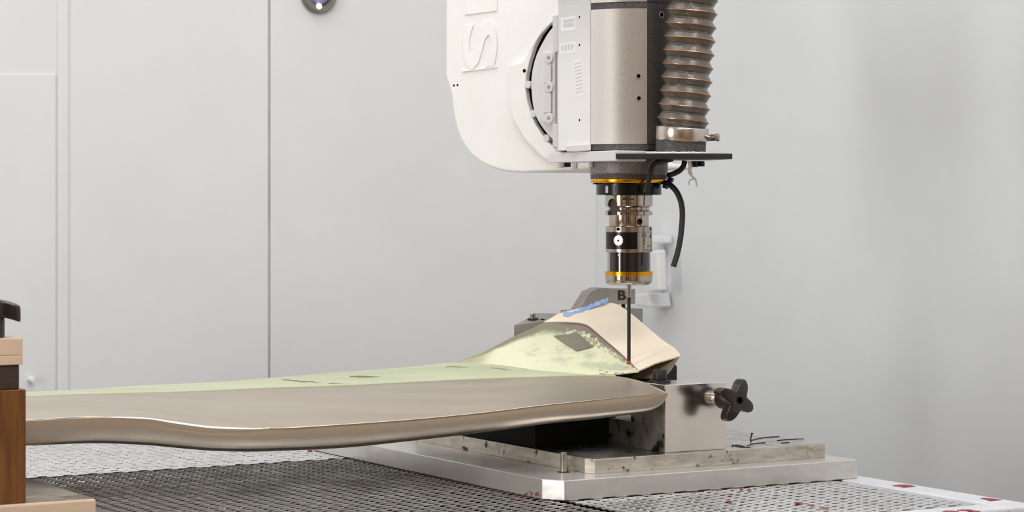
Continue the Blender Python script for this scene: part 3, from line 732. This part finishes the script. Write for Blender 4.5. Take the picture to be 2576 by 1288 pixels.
prism('embossed_line', [PA(x, y) for x, y in ((1163, 179), (1252, 168), (1252, 170), (1163, 181))], AN*.002, M['arm'], arm)

# ------------------------------------------------------------------ spindle unit
AX, AY = (1582-1288)/FPX*3.198, 3.198
K = 3.198/FPX
def zpy(py): return H+(HOR-py)*K
def A(z=0): return Vector((AX, AY, z))
sp = thing('spindle_unit', A(zpy(490)), 'grey dusted electrospindle head with flange plate and gold ring', 'spindle')
YF = 3.14
FOOT = [(-.0908, .118), (-.0505, .0285), (-.040, .0195), (-.030, .0118), (-.016, .0042), (0, .0006), (.012, 0), (.0212, .0006), (.038, .0075), (.052, .019), (.066, .046), (.074, .09), (.066, .115), (0, .122), (-.06, .122)]
def foot(pts, z, off=0):
    out = []; n = len(pts)
    for x, y in pts: out.append(Vector((AX+x, YF+y, z)))
    return out
zb, zt = H+.0475, H+.36
prism('housing', foot(FOOT, zb), (0, 0, zt-zb), M['body_d'], sp)
def panel(name, ids, z0, z1, m, th=.0013, inset=0.0006):
    pts = [Vector((AX+FOOT[i][0], YF+FOOT[i][1], 0)) for i in ids]
    if inset:
        d = (pts[1]-pts[0]).normalized(); pts[0] = pts[0]+d*inset; d = (pts[-2]-pts[-1]).normalized(); pts[-1] = pts[-1]+d*inset
    nor = []
    for i in range(len(pts)):
        d = (pts[min(i+1, len(pts)-1)]-pts[max(i-1, 0)]).normalized(); nor.append(Vector((d.y, -d.x, 0)))
    grid = [[p+n*th+Vector((0, 0, z)) for z in (z0, z1)] for p, n in zip(pts, nor)]
    ni = len(pts); vv = []; ff = []
    for p, n in zip(pts, nor):
        for q in (p+n*th, p):
            vv += [q+Vector((0, 0, z0)), q+Vector((0, 0, z1))]
    for i in range(ni-1):
        a, b = i*4, (i+1)*4
        ff += [(a, b, b+1, a+1), (a+2, a+3, b+3, b+2), (a, a+2, b+2, b), (a+1, b+1, b+3, a+3)]
    e = (ni-1)*4; ff += [(0, 1, 3, 2), (e, e+2, e+3, e+1)]
    return mesh(name, vv, ff, m, sp, 20)
zp0 = H+(HOR-362)/FPX*YF; zp1 = H+(HOR-21)/FPX*YF; zp2 = H+(HOR-4)/FPX*YF
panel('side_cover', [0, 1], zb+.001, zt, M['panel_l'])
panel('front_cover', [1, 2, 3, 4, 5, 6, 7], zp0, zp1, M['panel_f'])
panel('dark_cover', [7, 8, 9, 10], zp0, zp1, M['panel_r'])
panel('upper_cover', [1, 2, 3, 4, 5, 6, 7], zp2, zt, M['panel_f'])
panel('upper_dark_cover', [7, 8, 9, 10], zp2, zt, M['body_d'])
# stickers on the side cover
s0 = Vector((AX+FOOT[0][0], YF+FOOT[0][1], H)); s1 = Vector((AX+FOOT[1][0], YF+FOOT[1][1], H)); sn = Vector(((s1-s0).y, -(s1-s0).x, 0)).normalized()
def PS(px, py, off=.0013): return on_plane(px, py, s0+sn*off, sn)
def sticker(name, pts, m, off=.0013, th=.0002): return prism(name, [PS(x, y, off) for x, y in pts], sn*th, m, sp)
sticker('sticker', [(1411, 45), (1448, 40), (1448, 75), (1411, 80)], M['sticker'])
sticker('sticker_print', [(1417, 49), (1445, 46), (1445, 55), (1417, 58)], M['stickprint'], .0015)
sticker('sticker_print', [(1417, 60), (1445, 57), (1445, 66), (1417, 69)], M['stickprint'], .0015)
sticker('sticker', [(1408, 110), (1448, 104), (1448, 133), (1410, 137)], M['sticker'])
for k in range(4): sticker('sticker_print', [(1413+k*8, 114-k), (1418+k*8, 113-k), (1418+k*8, 127-k), (1413+k*8, 128-k)], M['stickprint'], .0015)
sticker('serial_sticker', [(1440, 152), (1464, 144), (1470, 240), (1446, 247)], M['sticker'])
for k in range(9): sticker('sticker_print', [(1445+k*.5, 160+k*9), (1462+k*.5, 155+k*9), (1462+k*.5, 157.5+k*9), (1445+k*.5, 162.5+k*9)], M['stickprint'], .0015)
for x, y in ((1458, 43), (1458, 113), (1458, 302), (1418, 186), (1418, 271)):
    cyl('hole' if x > 1440 else 'cover_screw', PS(x, y), sn, .0016 if x > 1440 else .0032, .0003, M['hole'] if x > 1440 else M['sticker'], sp, 14, 0)
def PF(px, py, i0, off):
    a = Vector((AX+FOOT[i0][0], YF+FOOT[i0][1], H)); b = Vector((AX+FOOT[i0+1][0], YF+FOOT[i0+1][1], H)); n = Vector(((b-a).y, -(b-a).x, 0)).normalized()
    return on_plane(px, py, a+n*off, n), n
for x, y, i0, r in ((1606, 191, 6, .0026), (1607, 247, 6, .0026), (1664, 37, 8, .003)):
    c, n = PF(x, y, i0, .0014); lathe('screw_hole', [(r*1.5, 0), (r*1.5, .0004), (r, .0004)], c, M['panel_f'], sp, tuple(n), 20, cap=False)
    cyl('hole', c, n, r, .0005, M['hole'], sp, 18, 0)
# lower dusty edge strip on the side cover
prism('dusted_skirt', [PS(x, y, .0016) for x, y in ((1428, 366), (1487, 362), (1487, 379), (1432, 382))], sn*.004, M['dusty'], sp, .001)
# flange plates
fl = [(.1298, 3.086), (.165, 3.078), (.21, 3.074), (.255, 3.078), (.280, 3.092), (.2825, 3.12), (.280, 3.17), (.265, 3.26), (.13, 3.30), (.10, 3.20)]
prism('flange_plate', [Vector((x, y, H+.0355)) for x, y in fl], (0, 0, .0068), M['blk_m'], sp, .0008)
bl = [(.1298, 3.084), (.0497, 3.304), (.075, 3.313), (.13, 3.29), (.172, 3.12)]
prism('dusted_bar', [Vector((x, y, H+.0328)) for x, y in bl], (0, 0, .0134), M['dusty'], sp, .001)
for px, Y in ((1411, 3.285), (1484, 3.18), (1747, 3.16)):
    c = P(px, 408, Y); c.z = H+.0256
    b_ = cyl('flange_screw', c, (0, 0, 1), .0047, .0078, M['dusty'] if px < 1500 else M['screw'], sp, 20)
    c2 = c+Vector((.0085, .006, .001)); cyl('spacer', c2, (0, 0, 1), .0052, .0068, M['screw'], sp, 20)
lathe('nose', [(.0505, zpy(437)), (.0512, zpy(436)), (.0512, zpy(399))], A(0), M['nose'], sp)
lathe('nose_lower', [(.0500, zpy(450)), (.0505, zpy(449)), (.0505, zpy(438))], A(0), M['body_d'], sp)
g_ = lathe('gold_ring', [(.0500, zpy(460)), (.0502, zpy(459.4)), (.0502, zpy(450.6)), (.0500, zpy(450))], A(0), M['gold'], sp)
lathe('black_collar', [(.0405, zpy(490.5)), (.0428, zpy(489.5)), (.0428, zpy(463)), (.0405, zpy(462)), (.0405, zpy(460))], A(0), M['blk'], sp)
for an in (-170, -110, -75, -10, 60):
    t = math.radians(an); c = A(zpy(464))+Vector((math.cos(t), math.sin(t), 0))*.0445
    cyl('collar_screw', c, (0, 0, 1), .0036, .0022, M['blk_m'], sp, 16)
for k, dx in enumerate((-.030, -.018, .022)):
    yv = -math.sqrt(.0428**2-dx**2); c = A(zpy(485))+Vector((dx, yv, 0)); n = Vector((dx, yv, 0)).normalized()
    if k == 2: continue
    t = Vector((-n.y, n.x, 0)); prism('collar_mark', [c-t*.0022, c+t*.0022, c+t*.0022+Vector((0, 0, .009)), c-t*.0022+Vector((0, 0, .009))], n*.0003, M['stickprint'] if k == 0 else M['blk_m'], sp)

# ------------------------------------------------------------------ hose
hp = [P(1713, 352, 3.116), P(1717, 320, 3.116), P(1721, 270, 3.115), P(1728, 190, 3.114), P(1734, 110, 3.113), P(1739, 40, 3.113), P(1743, -40, 3.113), P(1746, -130, 3.113)]
hose = thing('vacuum_hose', P(1713, 380, 3.116), 'corrugated grey suction hose with copper spiral wire rising from the flange', 'hose')
cl = spline(hp, 40); ln = [0]
for i in range(1, len(cl)): ln.append(ln[-1]+(cl[i]-cl[i-1]).length)
pitch = .0174; seg = 72; vv = []; ff = []; R0 = .0328; wire = []
phase0 = .30
for i, c in enumerate(cl):
    x = Vector((1, 0, 0)); y = Vector((0, 1, 0))
    for k in range(seg):
        a = 2*math.pi*k/seg
        ph = ln[i]/pitch+a/(2*math.pi)+phase0; fr = ph-math.floor(ph); d = abs(fr-.5)*2   # d = 0 at the crest
        wr_ = noise.noise(Vector((math.cos(a)*3, math.sin(a)*3, ln[i]*90)))*.0016*d*d
        prof_ = 1-.15*(d**.9) if d < .78 else 1-.15*(.78**.9)-.28*(d-.78)
        r = R0*prof_+wr_
        if ln[i] < .018: r = min(r, .0315) if ln[i] > .008 else .031
        vv.append(c+(x*math.cos(a)+y*math.sin(a))*r)
for i in range(len(cl)-1):
    for k in range(seg): ff.append((i*seg+k, i*seg+(k+1) % seg, (i+1)*seg+(k+1) % seg, (i+1)*seg+k))
mesh('corrugated_tube', vv, ff, M['hose'], hose, True)
def hose_at(s):
    k = 0
    while k < len(ln)-2 and ln[k+1] < s: k += 1
    f = (s-ln[k])/(ln[k+1]-ln[k]); c = cl[k].lerp(cl[k+1], f); return c, Vector((1, 0, 0)), Vector((0, 1, 0))
wp = []; n_turn = int(ln[-1]/pitch)
for q in range(0, n_turn*36):
    a = -2*math.pi*q/36; s = (q/36+.5-phase0)*pitch
    if s < .012 or s > ln[-1]-.002: continue
    c, x, y = hose_at(s); wp.append(c+(x*math.cos(a)+y*math.sin(a))*(R0+.0001))
tube('copper_spiral', wp, .00062, M['copper'], hose, 6, raw=True)
cdir = (cl[60]-cl[0]).normalized(); cdir = (cdir+Vector((-.05, -.04, 0))).normalized()
hc = P(1715, 353, 3.116)
band = lathe('clamp_band', [(.0334, 0), (.0337, .0005), (.0337, .0165), (.0334, .017)], hc, M['band'], hose, tuple(cdir), 72)
cyl('clamp_screw', hc+Vector((.0325, -.006, .003)), (.95, -.3, .05), .0042, .011, M['steel'], hose, 20)
cyl('clamp_screw_head', hc+Vector((.043, -.009, .0035)), (.95, -.3, .05), .0052, .004, M['bracket'], hose, 6)
lathe('spigot', [(.0322, 0), (.0322, .012), (.0318, .02)], P(1712, 383, 3.116), M['body_d'], hose, (.03, 0, 1), 64)
dl = thing('dust_heap', P(1715, 385, 3.09), 'small white dust heap at the foot of the grey suction hose', 'dust')
dv = []
for k in range(30):
    t = math.pi*(1.05+.9*k/29); dv.append(Vector((P(1712, 383, 3.116).x+.0335*math.cos(t), 3.116+.0335*math.sin(t), H+.0426+.0006*random.random())))
tube('dust_rim', dv, [.0012+.0008*random.random() for _ in dv], M['dust'], dl, 6, raw=True)

# ------------------------------------------------------------------ cables and string
def cable(label, pts, r, nm='rubber_cable'):
    o = tube(nm, pts, r, M['rubber'], None, 14, 8); return tag(o, label, 'cable')
cable('short black rubber tube bent down over the gold ring and collar', [P(1692, 400, 3.148), P(1672, 404, 3.146), P(1650, 410, 3.145), P(1640, 422, 3.144), P(1634, 445, 3.142), P(1628, 468, 3.142), P(1623, 483, 3.143)], .0035)
cable('black rubber tube curving from the flange underside to the nose', [P(1722, 404, 3.17), P(1720, 416, 3.17), P(1711, 428, 3.17), P(1697, 436, 3.172), P(1682, 441, 3.18)], .0035)
cable('long black rubber tube hanging free beside the touch probe', [P(1674, 459, 3.19), P(1688, 467, 3.17), P(1703, 484, 3.165), P(1714, 512, 3.16), P(1716.5, 545, 3.16), P(1713, 590, 3.16), P(1706, 630, 3.16), P(1698, 658, 3.16), P(1694, 671, 3.16)], .0037)
for i, (x, y) in enumerate(((1681, 451), (1669, 467))):
    tag(cyl('hose_fitting', P(x, y, 3.185), (.8, -.5, -.2), .0032, .007, M['bluefit'], None, 16), ('blue tube fitting level with the gold ring of the spindle', 'blue tube fitting below the gold ring beside the black collar')[i], 'fitting')
st_ = tube('torn_tape', [P(1731, 405, 3.15), P(1734, 420, 3.15), P(1732, 432, 3.152), P(1739, 443, 3.15), P(1748, 450, 3.15), P(1751, 458, 3.149), P(1754, 469, 3.15)], .0011, M['string'], None, 6, 6)
tag(st_, 'torn wisp of white tape dangling from the flange', 'tape')
tube('tape_strand', [P(1748, 450, 3.15), P(1738, 452, 3.149), P(1733, 458, 3.149), P(1733, 466, 3.15)], .0009, M['string'], st_, 6, 5)
tube('tape_strand', [P(1736, 406, 3.15), P(1739, 418, 3.149), P(1737, 430, 3.15), P(1741, 441, 3.15)], .0013, M['string'], st_, 6, 5)

# ------------------------------------------------------------------ touch probe
pr = thing('touch_probe', A(zpy(918)), 'chrome touch probe with black window, gold ring and thin ruby tipped stylus', 'probe')
CS = 128
hold = lathe('tool_holder', [(.0306, zpy(541)), (.0313, zpy(540)), (.0315, zpy(532.5)), (.0300, zpy(531.5)), (.0275, zpy(527.5)), (.0272, zpy(527)), (.0272, zpy(522.5)), (.0275, zpy(522)), (.0308, zpy(518)), (.0315, zpy(517)), (.0315, zpy(491.5)), (.0310, zpy(490.5))], A(0), M['chrome'], pr, seg=CS, smooth=30)
def dirn(dxpx, rpx): 
    s = max(-1, min(1, dxpx/rpx)); return Vector((s, -math.sqrt(1-s*s), 0))
def cutter(dxpx, rpx, py, rad, depth, rr, elong=0):
    n = dirn(dxpx, rpx); c = A(zpy(py))+n*(rr+.004)
    o = cyl('cut', c, -n, rad, depth+.004, M['hole'], None, 40, 0); return o
nd = dirn(-44, 60); cslot = A(zpy(515))+nd*.0335
tside = Vector((-nd.y, nd.x, 0)); pts = []
for k in range(13):
    t = math.pi*k/12; pts.append(cslot+tside*(.0085*math.cos(t))+Vector((0, 0, zpy(514)-zpy(515)+.0075*math.sin(t))))
pts += [cslot-tside*.0085+Vector((0, 0, zpy(548)-zpy(515))), cslot+tside*.0085+Vector((0, 0, zpy(548)-zpy(515)))]
slot = prism('cut', pts, -nd*.0075, M['hole'])
boolean_cut(hold, [slot])
prism('slot_floor', [p-nd*.0074 for p in pts[:13]]+[pts[13]-nd*.0074+Vector((0, 0, .0040)), pts[14]-nd*.0074+Vector((0, 0, .0040))], nd*.0003, M['slotm'], pr)
neck = lathe('neck', [(.0262, zpy(569)), (.0264, zpy(568)), (.0264, zpy(541))], A(0), M['chrome'], pr, seg=CS)
boolean_cut(neck, [cutter(25, 50, 557, .0042, .008, .0264)])
cyl('set_screw', A(zpy(557))+dirn(25, 50)*.0205, dirn(25, 50), .0041, .0015, M['blk_m'], pr, 24)
shell = lathe('probe_body', [(.0300, zpy(634)), (.0307, zpy(633)), (.0307, zpy(570.3)), (.0300, zpy(569.5))], A(0), M['steel'], pr, seg=CS)
boolean_cut(shell, [cutter(-29, 59, 575.5, .0023, .006, .0307), cutter(54, 59, 575.5, .0023, .006, .0307)])
for dx in (-29, 54): cyl('grub_screw', A(zpy(575.5))+dirn(dx, 59)*.0262, dirn(dx, 59), .0022, .0012, M['hole'], pr, 16)
def cyl_patch(name, x0, x1, y0, y1, r, m, th=.0002, n=24, parent=None):
    a0 = math.asin(max(-1, x0/(r/K))); a1 = math.asin(min(1, x1/(r/K))); vv = []; ff = []
    for i in range(n+1):
        a = a0+(a1-a0)*i/n; d = Vector((math.sin(a), -math.cos(a), 0))
        for rr, py in ((r+th, y0), (r+th, y1), (r-.0004, y1), (r-.0004, y0)): vv.append(A(zpy(py))+d*rr)
    for i in range(n):
        a, b = i*4, i*4+4
        for q in range(4): ff.append((a+q, a+(q+1) % 4, b+(q+1) % 4, b+q))
    ff.append((0, 1, 2, 3)); ff.append((n*4+3, n*4+2, n*4+1, n*4))
    return mesh(name, vv, ff, m, parent or pr, 30)
win = cyl_patch('black_window', -57, 18, 583, 625.5, .0307, M['blk'], .0003)
cyl_patch('engraved_line', 18, 57, 582.6, 583.4, .0307, M['ink'], .00008)
cyl_patch('seam_line', 54.5, 55.3, 583, 634, .0307, M['ink'], .00008)
en = dirn(-28, 59); ec = A(zpy(604))+en*.0308
em_ = lathe('optical_lens', [(.0072, 0), (.0072, .0006), (.0064, .0010), (.0016, .0014), (.0003, .0010)], ec, M['band'], pr, tuple(en), 12, smooth=False)
cyl('lens_slot', ec+en*.0011, en, .0012, .0005, M['screw'], em_, 16, 0)
lathe('window_band', [(.0283, zpy(682)), (.0283, zpy(634))], A(0), M['glass'], pr, seg=CS)
cyl_patch('bright_strip', -54, -48, 634.5, 681.5, .0283, M['chrome'], .0003)
cyl('small_led', A(zpy(640))+dirn(-28, 54)*.0282, dirn(-28, 54), .0011, .0006, M['sticker'], pr, 16)
lathe('gold_ring', [(.0313, zpy(693)), (.0316, zpy(692.5)), (.0316, zpy(682.5)), (.0313, zpy(682))], A(0), M['gold'], pr, seg=CS)
cap_ = [(.0030, zpy(717)), (.022, zpy(716.5))]
for k in range(9):
    t = math.pi/2*k/8; cap_.append((.0250+.0062*math.sin(t), zpy(716)+.0072*(1-math.cos(t))))
cap_.append((.0312, zpy(693)))
lathe('end_cap', cap_, A(0), M['chrome'], pr, seg=CS)
sty = lathe('stylus_nut', [(.0022, zpy(749)), (.0027, zpy(746)), (.0033, zpy(722)), (.0034, zpy(716)), (.0042, zpy(715)), (.0042, zpy(713))], A(0), M['steel'], pr, seg=32)
lathe('stylus_rod', [(.0024, zpy(907.5)), (.0024, zpy(748))], A(0), M['blk_m'], pr, seg=24)
bprof = []
for k in range(13):
    t = math.pi*k/12; bprof.append((max(.00005, .0031*math.sin(t)), zpy(912)-.0031*math.cos(t)))
lathe('ruby_ball', bprof, A(0), M['ruby'], pr, seg=28, smooth=True)
def cyltext(name, s, cx, cy, wpx, hpx, r, m, bold=.0):
    def f(x, y, k):
        dx = cx-1582+(x-.5)*wpx; a = math.asin(max(-.999, min(.999, dx/(r/K)))); d = Vector((math.sin(a), -math.cos(a), 0))
        return A(zpy(cy-(y-.5)*hpx))+d*(r-.0003+.00038*k)
    return text_mapped(name, s, f, m, pr, bold)
cyl_patch('logo_square', 1564-1582, 1572.5-1582, 496, 503, .0315, M['logo'], .00008, 6)
cyltext('lettering', 'Cms', 1582.5, 499.5, 18, 7, .0315, M['ink'], .04)
cyltext('lettering', 'accd.nex_', 1578, 510.5, 32, 4.5, .0315, M['ink'], .02)
cyltext('lettering', '6050  06-2019', 1578, 536, 34, 6, .0315, M['ink'])
cyltext('lettering', 'CE', 1617.5, 591.5, 12, 10, .0307, M['ink'], .01)
cyltext('lettering', 'X', 1617.8, 604, 6, 8, .0307, M['ink'], .02)
cyl_patch('symbol_bar', 33, 39, 610.5, 612.5, .0307, M['ink'], .00008, 6)
cyl_patch('symbol_box', 51, 54.2, 590, 598.5, .0307, M['ink'], .00008, 4)
cyltext('lettering', 'MOT 5', 1633.5, 619, 15, 5, .0307, M['ink'])
cyltext('lettering', 'SERIAL N', 1631, 628, 20, 5, .0307, M['ink'])

# ------------------------------------------------------------------ things on the walls
lp = PV(800, -15, V1); lr = 49/FPX*lp.y
wlamp = thing('wall_lamp', lp, 'round grey wall lamp with violet lens high on the white wall panel', 'lamp')
lathe('ring', [(lr, 0), (lr, .008), (lr*.93, .014), (lr*.68, .014), (lr*.62, .006), (lr*.62, 0)], lp, M['lampring'], wlamp, tuple(-V), 64)
lathe('lens', [(lr*.62, .001), (lr*.55, .008), (lr*.3, .013), (.001, .014)], lp, M['lens'], wlamp, tuple(-V), 48, smooth=True)
wc = PV(801.5, 16, V1-.012); cyl('light_spot', wc, -V, .005, .003, M['lampon'], wlamp, 20)
sc_ = PV(74, 953, V1); ws = thing('wall_screw', sc_, 'small white screw head on the wall near the wooden clamp', 'screw')
cyl('shank', sc_, -V, .0035, .012, M['wall'], ws, 20); cyl('head', sc_-V*.010, -V, .0048, .008, M['sticker'], ws, 24)
# handle on the right wall
def QU(px, py, off=0): return PU(px, py, U1-off)
wh = thing('wall_lever', QU(1680, 770), 'white lever handle bracket on the grey wall behind the touch probe', 'handle')
prism('back_plate', [QU(x, y) for x, y in ((1657, 612), (1676, 616), (1680, 765), (1657, 768))], -U*.006, M['wall_b'], wh, .002)
prism('grip', [QU(x, y, .045) for x, y in ((1655, 632), (1676, 628), (1680, 732), (1653, 735))], -U*.02, M['wall'], wh, .004)
prism('upper_hook', [QU(x, y, .006) for x, y in ((1660, 596), (1690, 592), (1692, 612), (1660, 606))], -U*.05, M['wall_b'], wh, .003)
prism('lower_latch', [QU(x, y, .006) for x, y in ((1653, 738), (1684, 736), (1690, 772), (1653, 768))], -U*.05, M['wall_b'], wh, .003)
prism('stay', [QU(x, y, .006) for x, y in ((1664, 630), (1676, 630), (1676, 640), (1664, 640))], -U*.04, M['wall_b'], wh, .001)
prism('stay', [QU(x, y, .006) for x, y in ((1664, 720), (1676, 720), (1676, 732), (1664, 732))], -U*.04, M['wall_b'], wh, .001)
